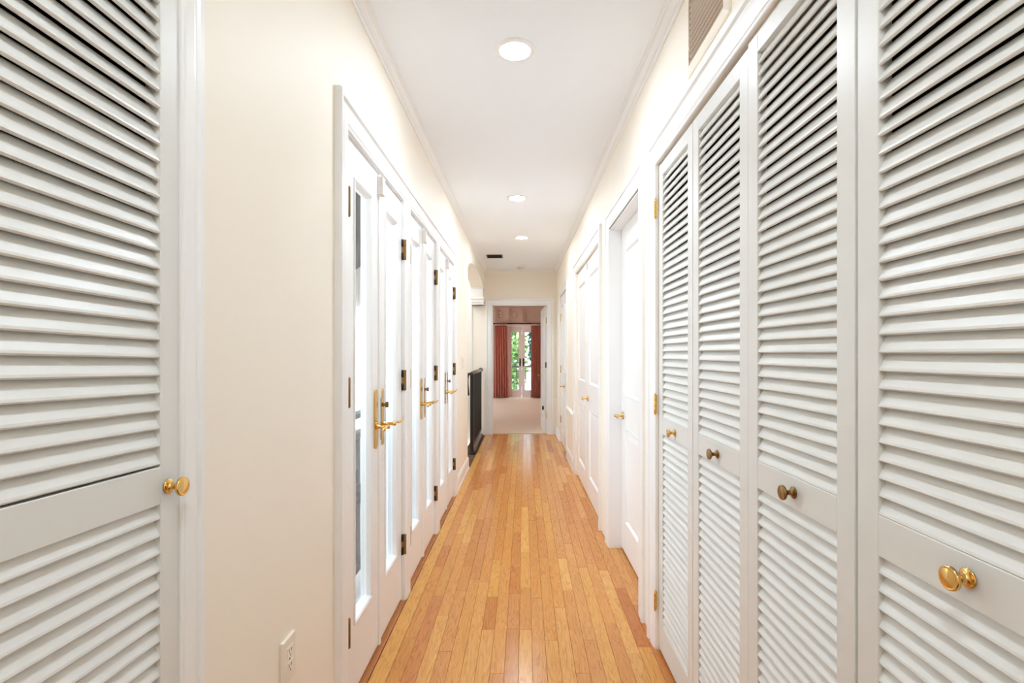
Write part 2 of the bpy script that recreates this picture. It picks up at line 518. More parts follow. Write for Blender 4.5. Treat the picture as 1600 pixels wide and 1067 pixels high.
# deep jambs of the set back single door
j7 = bpy.data.objects['trim_7']
part('jamb', MB().box(0, .13, 3.349, 3.362, 0, 2.09), 'white', j7)
part('jamb', MB().box(0, .13, 2.508, 2.521, 0, 2.09), 'white', j7)
part('head_jamb', MB().box(0, .13, 2.521, 3.349, 2.08, 2.095), 'white', j7)
part('door_stop', MB().box(.118, .13, 3.336, 3.349, 0, 2.08), 'white', j7)
jb = bpy.data.objects['trim_10']
part('jamb', MB().box(DX0 - .001, DX0 + .014, 0, .12, 0, DZ), 'white', jb)
part('jamb', MB().box(DX1 - .014, DX1 + .001, 0, .12, 0, DZ), 'white', jb)
part('head_jamb', MB().box(DX0, DX1, 0, .12, DZ - .014, DZ + .001), 'white', jb)

# ------------------------------------------------------------------ baseboards and chair rails
BASE = [(0, 0), (.020, 0), (.020, .018), (.015, .024), (.015, .105), (.011, .112), (.011, .120), (.006, .130), (0, .130)]
def strip(name, place, side, prof, y0, y1, label, cat, z=0):
    mb = MB().prism(prof, lambda a, b, t: (side * a, t, z + b), y0, y1)
    loc, rot = place
    return tag(part(name, mb, 'white', loc=loc, rot=rot), label, cat, kind='structure')
strip('baseboard_left', left_at(0), 1, BASE, 4.645, ARCH0, 'white baseboard between the glazed doors and the stair opening', 'baseboard')
strip('baseboard_left_2', left_at(0), 1, BASE, .982, 1.686, 'white baseboard under the wall outlet', 'baseboard')
strip('baseboard_right', right_at(0), -1, BASE, 5.447, 6.26, 'white baseboard between the two panel door pairs', 'baseboard')
strip('baseboard_right_2', right_at(0), -1, BASE, 7.452, Y_END, 'short shaded baseboard in the far corner of the corridor', 'baseboard')
mb = MB().prism(BASE, lambda a, b, t: (t, Y_END - a, b), DX1 + .095, .594)
tag(part('baseboard_far', mb, 'white'), 'short baseboard beside the bedroom doorway', 'baseboard', kind='structure')
CHAIR = [(0, 0), (.010, 0), (.014, .012), (.010, .02), (.018, .03), (.028, .042), (.030, .052), (.022, .058), (0, .058)]
strip('trim_11', right_at(0), -1, CHAIR, 5.447, 6.26, 'white chair rail between the two panel door pairs', 'chair rail', z=.565)
mb = MB().prism(CHAIR, lambda a, b, t: (t, Y_END - a, .565 + b), DX1 + .095, .594)
tag(part('trim_12', mb, 'cream'), 'cream chair rail beside the bedroom doorway', 'chair rail', kind='structure')

# ------------------------------------------------------------------ hardware
def knob_mesh(mat):
    key = 'knob_' + mat
    if key in bpy.data.meshes: return bpy.data.meshes[key]
    prof = [(.001, 0), (.0130, 0), (.0132, .0012), (.0130, .0024), (.0118, .0030), (.0108, .0031), (.0076, .0042), (.0057, .0075), (.0053, .0135), (.0085, .018), (.0130, .0205), (.0160, .0225),
            (.0166, .025), (.0160, .0275), (.0145, .0285), (.0140, .0280), (.0120, .0287), (.0060, .0297), (.0005, .030)]
    me = MB().lathe(prof, n=24).mesh(key, mat)
    return me

def hinge(parent, side, y, z, out, mat='old_brass', h=.1, leafw=.02, ydir=1):
    """butt hinge: barrel with ball tips and the leaf seen beside it"""
    mb = MB()
    mb.box(side * (out - .004), side * (out + .003), y, y + ydir * leafw, z - h / 2, z + h / 2)
    hg = part('hinge', mb, mat, parent, .0006)
    b = MB().lathe([(.0012, -h / 2 - .008), (.004, -h / 2 - .005), (.0035, -h / 2), (.0052, -h / 2 + .001), (.0052, -h / 6), (.0046, -h / 6 + .001), (.0052, -h / 6 + .002),
                    (.0052, h / 6), (.0046, h / 6 + .001), (.0052, h / 6 + .002), (.0052, h / 2 - .001), (.0035, h / 2), (.004, h / 2 + .005), (.0012, h / 2 + .008)],
                   origin=(side * (out + .006), y, z), axis='z', n=10)
    part('hinge_pin', b, mat, hg)
    return hg

def lever(parent, side, y, z, out, direction, mat='brass', rose=True, length=.10):
    """door lever: shank out of the door, arm along it, curled tip"""
    q = 'lever'
    P = lambda o, dy, dz: (side * (out + o), y + direction * dy, z + dz)
    mb = MB()
    mb.lathe([(.001, 0), (.011, 0), (.011, .008), (.0075, .012), (.0068, .03), (.0085, .040), (.0095, .048), (.0085, .056), (.001, .060)], origin=(side * out, y, z), axis='x', sgn=side, n=14)
    L = length
    mb.tube([P(.048, -.004, 0), P(.049, .02, .004), P(.050, .045 * L / .1, .002), P(.051, .07 * L / .1, -.004), P(.054, .088 * L / .1, -.004), P(.060, .10 * L / .1, .004), P(.066, .103 * L / .1, .010)],
            [.008, .0068, .0058, .0056, .0056, .005, .0035], n=10)
    lv = part(q, mb, mat, parent)
    if rose:
        part('rose', MB().lathe([(.001, 0), (.026, 0), (.027, .003), (.024, .007), (.014, .010), (.001, .010)], origin=(side * out, y, z), axis='x', sgn=side, n=20), mat, lv)
    return lv

# ------------------------------------------------------------------ louvered closet doors
LW, LT, PITCH = .427, .0245, .0304
SW = .052
def slat_mesh():
    w, t = .0385, .0076
    # lens-like cross section with a rounded nose
    pr = [(-w / 2, 0), (-w / 2 + .0012, -t * .36), (-w / 2 + .005, -t / 2), (w / 2 - .005, -t / 2), (w / 2 - .0012, -t * .36), (w / 2, 0),
          (w / 2 - .0012, t * .36), (w / 2 - .005, t / 2), (-w / 2 + .005, t / 2), (-w / 2 + .0012, t * .36)]
    hl = (LW - 2 * SW) / 2 + .004
    return MB().prism(pr, lambda a, b, t_: (a, t_, b), -hl, hl).mesh('slat', 'louver')
SLAT = slat_mesh()

def louver_door(side, yc, out, label, knob_mat='brass', knob_y=0.0, knob_z=.972, zb=.014, zt=2.071, rail=(.935, 1.003), tilt=None, group='louvered closet doors', loose=()):
    loc, rot = at(side, yc, 0)
    r = empty('louvered_closet_door', loc, rot)
    tag(r, label, 'closet door', group, 'thing')
    X = lambda o: side * (out + o)
    hw = LW / 2 - .0012
    for sgn in (-1, 1):
        part('stile', MB().box(X(0), X(-LT), sgn * hw, sgn * (hw - SW), zb, zt), 'louver', r, .0012)
    iy = hw - SW
    z_open0, z_open1 = .122, zt - .052
    part('bottom_rail', MB().box(X(-.0004), X(-LT + .0004), -iy, iy, zb, z_open0), 'louver', r, .0008)
    part('top_rail', MB().box(X(-.0004), X(-LT + .0004), -iy, iy, z_open1, zt), 'louver', r, .0008)
    rz = (rail[0] + rail[1]) / 2; rh = (rail[1] - rail[0]) / 2
    tl = tilt(rz) if tilt else 0
    part('lock_rail', MB().box(X(-.0004), X(-LT + .0004), -iy, iy, -rh, rh), 'louver', r, .0008, loc=(0, 0, rz), rot=(tl, 0, 0))
    k = 0
    for z0, z1 in ((z_open0, rail[0]), (rail[1], z_open1)):
        nsl = int(round((z1 - z0) / PITCH))
        pit = (z1 - z0) / nsl
        for i in range(nsl):
            z = z0 + (i + .5) * pit + (.0055 if side > 0 else .0015)
            a = math.radians(28) + random.gauss(0, .014)
            if k in loose: a += loose[k]
            # nose of the slat low and outward, back edge high and inward
            rotm = (tilt(z) if tilt else random.gauss(0, .0012), -side * (PI / 2 - a) if False else 0, 0)
            o = link('slat', SLAT, r, (X(-.0122), 0, z))
            # local +x of the slat points inward and up
            M_ = Matrix.Rotation(rotm[0], 4, 'X') @ Matrix.Rotation((PI / 2 - a) * (1 if side > 0 else -1) + (PI if side > 0 else 0), 4, 'Y')
            o.rotation_euler = M_.to_euler()
            k += 1
    kn = part('knob', knob_mesh(knob_mat), None, r, loc=(X(0), knob_y, knob_z), rot=(0, 0, 0 if side > 0 else PI))
    if knob_mat == 'old_brass': kn['label'] = 'dull antique brass knob'
    return r

R0 = 2.197
OUT_R = -.005
louver_door(-1, R0 - .5 * .429, OUT_R, 'narrowest looking louvered closet door, the one hung on brass hinges beside the casing', 'brass', -.01, .966, zt=2.073)
louver_door(-1, R0 - 1.5 * .429, OUT_R, 'louvered closet door with a dark bronze knob, second from the hinged end', 'old_brass', -.005, .968, zt=2.073)
louver_door(-1, R0 - 2.5 * .429, OUT_R + .002, 'louvered closet door with a dull antique brass knob, third from the hinged end', 'old_brass', -.01, .970, zt=2.081, loose={40: .05, 44: -.04})
louver_door(-1, R0 - 3.5 * .429, OUT_R, 'nearest louvered closet door on the four door side, shiny brass knob in mid rail', 'brass', -.012, .973, zt=2.077, loose={48: .10, 51: .09, 46: -.02})
LL = louver_door(1, .931 - .2145, .003, 'single louvered closet door standing alone opposite the row of four', 'brass', .178, 1.041, rail=(1.020, 1.084),
            tilt=lambda z: -.034 * min(1, max(0, (1.75 - z) / .65)), loose={48: .02, 50: .11, 49: -.05, 46: -.06})
# hinges of the far right leaf
for z in (1.897, 1.055, .212):
    hinge(t6, -1, 2.2005, z, .004, 'brass', .078, .014)

# ------------------------------------------------------------------ glazed double doors
DT = .045
def glazed_leaf(name, y0, y1, hinge_far, label, unit, active):
    """one glazed leaf of the left wall; y0..y1 along the wall"""
    yc = (y0 + y1) / 2
    loc, rot = left_at(yc)
    r = empty(name, loc, rot)
    tag(r, label, 'glazed door', 'glazed double doors', 'structure')
    f, b = -.005, -.005 - DT
    hw = (y1 - y0) / 2 - .0015
    z0, z1 = .018, 2.044
    gz0, gz1 = .285, 1.905
    st = .098
    for s in (-1, 1):
        part('stile', MB().box(f, b, s * hw, s * (hw - st), z0, z1), 'white', r, .001)
    part('bottom_rail', MB().box(f - .0003, b, -hw + st, hw - st, z0, gz0 - .018), 'white', r, .0006)
    part('top_rail', MB().box(f - .0003, b, -hw + st, hw - st, gz1 + .018, z1), 'white', r, .0006)
    # sloped glazing bead, mitred round the pane
    gy = hw - st
    BEAD = [(0, -.003), (0, .004), (.004, .006), (.008, .004), (.012, .001), (.016, -.010), (.018, -.016), (.018, -.024), (0, -.024)]
    corners = [(-gy, gz0 - .018), (gy, gz0 - .018), (gy, gz1 + .018), (-gy, gz1 + .018)]
    inn = [(1, 1), (-1, 1), (-1, -1), (1, -1)]
    rings = [[(f + h, c[0] + d[0] * a, c[1] + d[1] * a) for a, h in BEAD] for c, d in zip(corners, inn)]
    rings.append(rings[0])
    part('glazing_bead', MB().rings(rings, cap=False, smooth=False), 'white', r)
    part('pane', MB().box(f - .024, f - .030, -gy, gy, gz0 - .016, gz1 + .016), 'glass', r)
    hy = hw if hinge_far else -hw
    for z in (1.805, 1.135, .292):
        if hinge_far:
            hg = part('hinge', MB().box(f + .002, f + .024, hy + .0005, hy + .0035, z - .052, z + .052), 'old_brass', r, .0005)
            for dz in (-.034, .034):
                part('hinge_pin', MB().lathe([(.001, dz - .018), (.0055, dz - .018), (.0055, dz + .018), (.001, dz + .018)], origin=(f + .006, hy - .004, z), axis='z', n=10), 'bronze', hg)
        else:
            hg = part('hinge', MB().box(f, f + .016, hy - .001, hy + .002, z - .05, z + .05), 'old_brass', r, .0005)
            part('hinge_pin', MB().lathe([(.001, -.055), (.005, -.05), (.005, .05), (.001, .055)], origin=(f + .017, hy, z), axis='z', n=10), 'old_brass', hg)
    # long back plate with rounded ends, lever and thumb turn
    py = -hw + .048 if hinge_far else hw - .048
    pz, ph, pw = .995, .125, .019
    out = []
    for s_ in (1, -1):
        for k in range(7):
            a = PI * k / 6
            out.append((py + s_ * pw * math.cos(a), pz + s_ * (ph - pw) + s_ * pw * math.sin(a)))
    pl = part('handle_plate', MB().prism(out, lambda a, b_, t: (f + t, a, b_), 0, .006), 'brass', r, .0008)
    lever(pl, 1, py, pz - .032, f + .006, 1 if hinge_far else -1, 'brass', rose=False, length=.105)
    if active:
        part('thumb_turn', MB().lathe([(.001, 0), (.009, 0), (.009, .006), (.005, .009), (.005, .016), (.001, .016)], origin=(f + .006, py, pz + .052), axis='x', n=12)
             .box(f + .018, f + .030, py - .004, py + .004, pz + .040, pz + .064), 'old_brass', pl)
        # moulded astragal covering the meeting joint, with the edge latch plate
        ay = -hw
        part('astragal', MB().prism([(0, -.012), (.006, -.012), (.010, -.006), (.010, .006), (.006, .012), (0, .012)], lambda a, b_, t: (f + a, ay + b_, t), z0, z1), 'white', r)
        part('latch_plate', MB().box(f + .0100, f + .0112, ay - .004, ay + .004, .90, 1.08), 'steel', r, .0004)
    return r

UNITS = [(1.792, 2.632), (2.750, 3.590), (3.703, 4.538)]
ordn = ['nearest', 'middle', 'farthest']
for i, (a, b) in enumerate(UNITS):
    m = (a + b) / 2
    ex = ['with the balcony rail seen through its pane', 'of the middle pair, hung next to the first post', 'of the far pair, hung next to the second post'][i]
    glazed_leaf('door_%d' % (2 * i + 1), a, m, False, 'white glazed door leaf ' + ex, i, False)
    ex = ['of the nearest pair, brass hinges on the first post', 'of the middle pair, brass hinges on the second post', 'at the stair end of the row'][i]
    glazed_leaf('door_%d' % (2 * i + 2), m, b, True, 'white glazed door leaf ' + ex, i, True)
    # alarm contact high on the meeting stiles
    loc, rot = left_at(m + .01, 0)
    s_ = part('alarm_contact', MB().box(-.005, .020, -.030, .012, 1.955, 2.030), 'sensor', None, .002, 2, loc=loc, rot=rot)
    tag(s_, 'small white alarm contact at the top of the %s glazed double doors' % ordn[i], 'alarm sensor', 'alarm contacts on the glazed doors')
    part('magnet', MB().box(-.005, .014, .016, .030, 1.958, 2.026), 'sensor', s_, .0015)

# ------------------------------------------------------------------ panelled doors
def panel_leaf(name, place, side, w, h, face, label, mat='white', panels=((.19, .79), (1.0, 1.95)), stile=.125, hinges=None, lever_at=None, lever_dir=1, group=None, kind='structure', thick=.04, hinge_mat='brass'):
    loc, rot = place
    r = empty(name, loc, rot)
    tag(r, label, 'panel door', group, kind)
    X = lambda o: side * (face + o)
    hw = w / 2 - .0015
    z0, z1 = .012, h
    for s in (-1, 1):
        part('stile', MB().box(X(0), X(-thick), s * hw, s * (hw - stile), z0, z1), mat, r, .001)
    zs = [z0] + [z for p in panels for z in p] + [z1]
    iy = hw - stile
    nm = ['bottom_rail', 'lock_rail', 'top_rail']
    for k in range(0, len(zs), 2):
        part(nm[min(k // 2, 2)], MB().box(X(-.0003), X(-thick + .0003), -iy, iy, zs[k], zs[k + 1]), mat, r, .0006)
    for a, b in panels:
        PR = [(0, 0), (0, .003), (.006, .004), (.012, .001), (.018, -.008), (.022, -.010)]
        rings = []
        for c, d in zip([(-iy, a), (iy, a), (iy, b), (-iy, b)], [(1, 1), (-1, 1), (-1, -1), (1, -1)]):
            rings.append([(X(hh), c[0] + d[0] * q, c[1] + d[1] * q) for q, hh in PR])
        rings.append(rings[0])
        n = len(PR)
        mb = MB()
        mb.rings(rings, closed=False, cap=False, smooth=False)
        # raised field inside the moulding
        q0, q1 = .022, .055
        ring = lambda q, hh: [(X(hh), -iy + q, a + q), (X(hh), iy - q, a + q), (X(hh), iy - q, b - q), (X(hh), -iy + q, b - q)]
        mb.add(ring(q0, -.010) + ring(q1, -.003), [(0, 1, 5, 4), (1, 2, 6, 5), (2, 3, 7, 6), (3, 0, 4, 7), (4, 5, 6, 7)])
        back = ring(0, -thick + .004)
        mb.add(back, [(0, 1, 2, 3)])
        part('panel', mb, mat, r)
    if hinges:
        hy, zl = hinges
        for z in zl:
            hinge(r, side, hy * hw, z, face, hinge_mat, .095, .012, ydir=1 if hy < 0 else -1)
    if lever_at:
        ly, lz = lever_at
        lever(r, side, ly, lz, face, lever_dir)
    return r

# set back single door beside the closet
panel_leaf('door_7', right_at((2.521 + 3.349) / 2), -1, .826, 2.078, -.075, 'white panel door set deep in its frame beside the louvered closet',
           panels=((.20, .80), (1.0, 1.93)), stile=.12, lever_at=(.355, .873), lever_dir=-1, hinges=(-1, (1.85, 1.05, .25)))
# double doors
panel_leaf('door_8', right_at(4.17), -1, .777, 2.092, -.014, 'white panel door leaf with the brass lever, in the bright double doors',
           lever_at=(.34, .877), lever_dir=-1, hinges=(-1, (1.80, 1.02, .24)), group='white double panel doors', hinge_mat='white')
d9 = panel_leaf('door_9', right_at(4.951), -1, .777, 2.092, -.014, 'white panel door leaf without lever, in the bright double doors',
           hinges=(1, (1.86, 1.07, .31)), group='white double panel doors', hinge_mat='white')
part('flush_bolt', MB().box(.012, .022, -.375, -.36, 2.02, 2.085), 'old_brass', d9, .001)
# far pair
panel_leaf('door_10', right_at(6.605), -1, .502, 2.08, -.010, 'shaded white panel door leaf with a brass lever in the farthest pair', stile=.085,
           lever_at=(.20, .835), lever_dir=-1, group='farthest panel doors')
panel_leaf('door_11', right_at(7.108), -1, .502, 2.08, -.010, 'shaded white panel door leaf on brass hinges in the farthest pair', stile=.085,
           hinges=(1, (1.79, 1.05, .33)), group='farthest panel doors')
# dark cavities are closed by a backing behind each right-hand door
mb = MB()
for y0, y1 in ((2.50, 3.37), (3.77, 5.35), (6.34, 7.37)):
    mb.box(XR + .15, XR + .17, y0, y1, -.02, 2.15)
tag(part('wall_right_backing', mb, 'shade_lining'), 'dark backing behind the closed white doors', 'wall', kind='structure')
# bedroom door, opened back against the bedroom wall
bd = panel_leaf('door_12', ((.394, 8.20 + .385, 0), (0, 0, math.radians(2.0))), -1, .77, 2.02, .002, 'white bedroom door standing open, seen on its edge',
                lever_at=(.32, .895), lever_dir=-1, panels=((.22, .80), (1.02, 1.86)), thick=.042)
for z in (1.80, .28):
    part('hinge', MB().box(.020, .043, -.3865, -.3835, z - .05, z + .05), 'brass', bd, .0006)
part('latch', MB().box(.012, .032, -.3865, -.3835, 1.04, 1.13), 'bronze', bd, .0006)
part('door_holder', MB().box(-.004, -.03, -.30, -.27, .36, .42).box(-.02, -.028, -.35, -.27, .40, .42), 'bronze', bd, .001)

# ------------------------------------------------------------------ recessed lights, detector, vents
for (px, y, lab) in ((-.018, .11, 'added unseen recessed ceiling light above the viewer'), (-.018, -1.7, 'added unseen recessed ceiling light behind the viewer'), (-.017, 2.223, 'round recessed ceiling light nearest the louvered doors'), (-.016, 4.336, 'round recessed ceiling light in the middle of the three'), (.033, 5.82, 'smallest looking lit recessed ceiling light, nearest the dark vent')):  # the two at the viewer are added, unseen, to brighten the near walls
    r = empty('recessed_light', (px, y, ZC))
    tag(r, lab, 'ceiling light', 'recessed ceiling lights')
    part('trim_ring', MB().lathe([(.060, .0), (.063, .006), (.070, .0075), (.084, .005), (.089, .001), (.089, -.002), (.060, -.002)], axis='z', sgn=-1, n=40), 'white', r)
    part('lens', MB().lathe([(.0005, .0045), (.03, .004), (.055, .002), (.061, .0005), (.061, -.003), (.0005, -.003)], axis='z', sgn=-1, n=40), 'lamp', r)
r = empty('smoke_detector', (.022, 7.80, ZC))
tag(r, 'small round white detector on the ceiling near the bedroom doorway', 'smoke detector')
part('base', MB().lathe([(.001, 0), (.062, 0), (.062, .008), (.056, .012), (.001, .012)], axis='z', sgn=-1, n=28), 'plastic', r)
part('cover', MB().lathe([(.046, .010), (.046, .020), (.040, .028), (.015, .031), (.001, .031)], axis='z', sgn=-1, n=28), 'sensor', r)

def ceiling_vent():
    r = empty('ceiling_vent', (-.33, 6.94, ZC))
    tag(r, 'dark slotted air vent in the white ceiling', 'vent')
    mb = MB()
    hx, hy, t = .108, .115, .014
    mb.box(-hx, hx, -hy, -hy + t, -.007, 0).box(-hx, hx, hy - t, hy, -.007, 0).box(-hx, -hx + t, -hy + t, hy - t, -.007, 0).box(hx - t, hx, -hy + t, hy - t, -.007, 0)
    part('frame', mb, 'vent_dark', r, .001)
    part('duct', MB().box(-hx + t, hx - t, -hy + t, hy - t, -.0015, -.0005), 'slot', r)
    for i in range(8):
        y = -hy + t + .012 + i * .0257
        part('blade', MB().box(-hx + t, hx - t, -.008, .008, -.001, .001), 'vent_dark', r, loc=(0, y, -.006), rot=(.5, 0, 0))
ceiling_vent()

def wall_grille():
    y0, y1, z0, z1 = 1.462, 1.762, 2.259, 2.515
    loc, rot = right_at((y0 + y1) / 2, z0)
    r = empty('wall_grille', loc, rot)
    tag(r, 'cream return air grille high above the louvered closet', 'vent')
    hw, h, fl = (y1 - y0) / 2, z1 - z0, .028
    prof = [(0, .012), (0, 0), (fl, 0), (fl, .003), (fl - .004, .006), (.006, .012)]
    rings = []
    for c, d in zip([(-hw, 0), (hw, 0), (hw, h), (-hw, h)], [(-1, -1), (1, -1), (1, 1), (-1, 1)]):
        rings.append([(-hh, c[0] + d[0] * q, c[1] + d[1] * q) for q, hh in prof])
    rings.append(rings[0])
    part('frame', MB().rings(rings, cap=False, smooth=False), 'cream', r)
    part('duct', MB().box(-.001, .0, -hw, hw, 0, h), 'vent_brown', r)  # brown sheet paints the shade behind the blades
    nb = 13
    for i in range(nb):
        z = (i + .5) * h / nb
        part('blade', MB().box(-.0042, .0042, -hw + .002, hw - .002, -.0011, .0011), 'vent_dust', r, loc=(-.0065, 0, z), rot=(0, .55, 0))
wall_grille()

# ------------------------------------------------------------------ outlet and switches
def outlet():
    loc, rot = left_at(1.345, .4715)
    r = empty('wall_outlet', loc, rot)
    tag(r, 'ivory duplex power outlet low on the cream wall', 'outlet')
    part('cover_plate', MB().box(0, .0095, -.0355, .0355, -.0575, .0575), 'plastic', r, .0018, 2)
    for dz in (-.0195, .0195):
        rc = part('receptacle', MB().box(.009, .0110, -.0165, .0165, dz - .0145, dz + .0145), 'plastic', r, .001)
        for dy, hh in ((-.0065, .0045), (.0065, .0036)):
            part('slot', MB().box(.0109, .0113, dy - .0011, dy + .0011, dz - hh + .003, dz + hh + .003), 'slot', rc)
        part('ground_hole', MB().lathe([(.0001, 0), (.0024, 0), (.0024, .0004), (.0001, .0004)], origin=(.0109, 0, dz - .0085), axis='x', n=10), 'slot', rc)
    part('screw', MB().lathe([(.0001, 0), (.003, 0), (.0025, .001), (.0001, .0012)], origin=(.0094, 0, 0), axis='x', n=10), 'steel', r)
outlet()
def switch(place, side, label, z):
    loc, rot = place
    r = empty('light_switch', (loc[0], loc[1], z), rot)
    tag(r, label, 'light switch')
    part('cover_plate', MB().box(0, side * .0065, -.036, .036, -.058, .058), 'plastic', r, .002)
    for dz in (-.026, .026):
        part('rocker', MB().box(side * .006, side * .011, -.012, .012, dz - .016, dz + .016), 'sensor', r, .0012)
switch(left_at(5.15), 1, 'white switch plate between the glazed doors and the stairs', 1.17)
switch(right_at(5.62), -1, 'white switch plate above the chair rail', .69)

# ------------------------------------------------------------------ stair opening
SX0 = -2.2
tag(part('wall_stair', MB().box(SX0 - .1, SX0, 5.3, Y_END + .12, -2.6, 3.9), 'stair_white'), 'white long wall of the stairwell beyond the arch', 'wall', kind='structure')
tag(part('wall_stair_near', MB().box(SX0, -.79, 5.36, 5.46, -2.6, 3.9), 'stair_white'), 'white cross wall of the stairwell behind the corridor wall', 'wall', kind='structure')
tag(part('floor_landing', MB().box(SX0, -.655, 5.46, 6.50, -.2, -.002), 'oak_border'), 'oak landing at the head of the stairs', 'floor', kind='structure')
tag(part('wall_stair_far', MB().box(SX0, -.735, Y_END - .012, Y_END - .001, -2.6, ZC + .1), 'stair_white'), 'white wall at the far side of the stairwell', 'wall', kind='structure')
tag(part('ceiling_stair', MB().box(SX0 - .1, SX0 + .35, 5.3, Y_END + .12, ZC + .001, ZC + .1).box(-1.05, -.78, 5.3, Y_END + .12, ZC + .001, ZC + .1).box(SX0 + .35, -1.05, 5.3, 5.75, ZC + .001, ZC + .1).box(SX0 + .35, -1.05, 7.8, Y_END + .12, ZC + .001, ZC + .1), 'ceiling'), 'white ceiling over the stairwell', 'ceiling', kind='structure')
tag(part('floor_stair', MB().box(SX0, -.64, 5.4, Y_END, -2.7, -2.6), 'oak_border'), 'oak floor at the foot of the stairs', 'floor', kind='structure')
sk = part('added_skylight', MB().box(SX0 + .33, SX0 + .39, 5.73, 7.82, ZC + .1, ZC + .16).box(-1.09, -1.03, 5.73, 7.82, ZC + .1, ZC + .16).box(SX0 + .39, -1.09, 5.73, 5.79, ZC + .1, ZC + .16).box(SX0 + .39, -1.09, 7.76, 7.82, ZC + .1, ZC + .16), 'white')  # skylight added to let more sky light into the stairwell
tag(sk, 'added white framed skylight that brightens the stairwell', 'skylight', kind='structure')
part('pane', MB().box(SX0 + .39, -1.09, 5.79, 7.76, ZC + .12, ZC + .126), 'glass', sk)
st = empty('staircase', (0, 6.5, 0))
tag(st, 'steps going down behind the black railing', 'staircase')
for i in range(7):
    part('tread', MB().plank(-2.19, -.80, 6.5 + .0 + i * .19 - 6.5, 6.5 + (i + 1) * .19 + .02 - 6.5, -.19 - i * .18 - .03, -.19 - i * .18, .003), 'oak_border', st)

# impost block on which the arch lands
im = empty('trim_13', *left_at(7.86, 0))
tag(im, 'stepped white impost block where the arch meets the end wall', 'moulding', kind='structure')
part('bead', MB().box(.004, -.20, -.05, .2, 2.255, 2.285), 'white', im, .004)
part('block', MB().box(-.004, -.19, -.04, .2, 2.14, 2.255), 'stair_white', im, .002)
part('bead', MB().box(.012, -.20, -.06, .2, 2.10, 2.14), 'white', im, .004)
part('block', MB().box(.006, -.19, -.045, .2, 2.05, 2.10), 'stair_white', im, .002)
part('bead', MB().box(.002, -.19, -.035, .2, 2.02, 2.05), 'white', im, .003)

# black stair railing
RX = -.60
rl = empty('stair_railing', (RX, 6.53, 0))
tag(rl, 'black metal stair railing with a brown top rail at the corridor edge', 'railing')
part('post', MB().box(-.022, .022, -.022, .022, .012, 1.005), 'black', rl, .003)
part('post_foot', MB().lathe([(.001, 0), (.05, 0), (.05, .008), (.03, .014), (.03, .03), (.001, .03)], axis='z', n=4), 'black', rl)
part('post', MB().box(-.016, .016, 1.42, 1.452, .07, 1.0), 'black', rl, .003)
part('bottom_rail', MB().box(-.018, .018, .02, 1.45, .075, .115), 'black', rl, .003)
for i in range(14):
    part('baluster', MB().box(-.014, .014, -.009, .009, .113, .99), 'black', rl, .002, loc=(0, .11 + i * .095, 0))
part('top_rail', MB().tube([(0, -.01, 1.015), (0, .7, 1.015), (0, 1.44, 1.015)], [.026, .026, .026], n=14), 'rail_wood', rl)
part('rail_collar', MB().lathe([(.001, 0), (.034, 0), (.034, .03), (.001, .03)], origin=(0, 1.43, 1.015), axis='y', n=14), 'black', rl)
part('handrail', MB().tube([(.005, -.02, 1.01), (-.01, -.035, 1.015), (-.04, -.03, 1.01), (-.055, .0, .98), (-.065, .05, .93), (-.07, .12, .87), (-.075, .3, .72)], [.018, .018, .018, .016, .015, .015, .015], n=10), 'black', rl)
part('floor_edge', MB().box(-.03, .03, .02, 1.5, -.01, .022), 'rail_wood', rl, .003)

# ------------------------------------------------------------------ bedroom beyond the doorway
BX0, BX1, BY0, BY1, BZ = -2.6, .70, Y_END + .12, 14.65, 2.66
FDX0, FDX1, FDZ = -.30, .455, 2.04
mb = MB()
mb.box(BX0 - .1, BX0, BY0, 10.0, -.02, BZ).box(BX0 - .1, BX0, 13.6, BY1 + .15, -.02, BZ).box(BX0 - .1, BX0, 10.0, 13.6, -.02, .5).box(BX0 - .1, BX0, 10.0, 13.6, 2.3, BZ).box(BX1, BX1 + .1, BY0, BY1 + .15, -.02, BZ)
mb.box(BX0, FDX0, BY1, BY1 + .15, -.02, BZ).box(FDX1, BX1, BY1, BY1 + .15, -.02, BZ).box(FDX0, FDX1, BY1, BY1 + .15, FDZ, BZ)
mb.box(BX0, -2.3, BY0 - .12, BY0, -.02, BZ)
tag(part('wall_bedroom', mb, 'bed_wall'), 'dusky walls of the bedroom beyond the doorway', 'wall', kind='structure')
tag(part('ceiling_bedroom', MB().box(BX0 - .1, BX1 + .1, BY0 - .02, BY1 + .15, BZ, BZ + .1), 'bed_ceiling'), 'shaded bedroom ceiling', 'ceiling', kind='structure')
tag(part('floor_bedroom', MB().box(BX0, BX1, BY0 - .05, BY1 + .02, -.10, .008), 'carpet'), 'beige carpeted bedroom floor', 'floor', kind='structure')
w3 = part('added_window', MB().box(BX0 - .08, BX0 - .02, 10.0, 10.06, .5, 2.3).box(BX0 - .08, BX0 - .02, 13.54, 13.6, .5, 2.3).box(BX0 - .08, BX0 - .02, 11.77, 11.83, .5, 2.3).box(BX0 - .08, BX0 - .02, 10.06, 13.54, .5, .56).box(BX0 - .08, BX0 - .02, 10.06, 13.54, 2.24, 2.3), 'bed_white')  # window added out of view to brighten the bedroom
tag(w3, 'added wide window, out of view, that brightens the bedroom', 'window', kind='structure')
part('pane', MB().box(BX0 - .052, BX0 - .046, 10.06, 13.54, .56, 2.24), 'glass', w3)
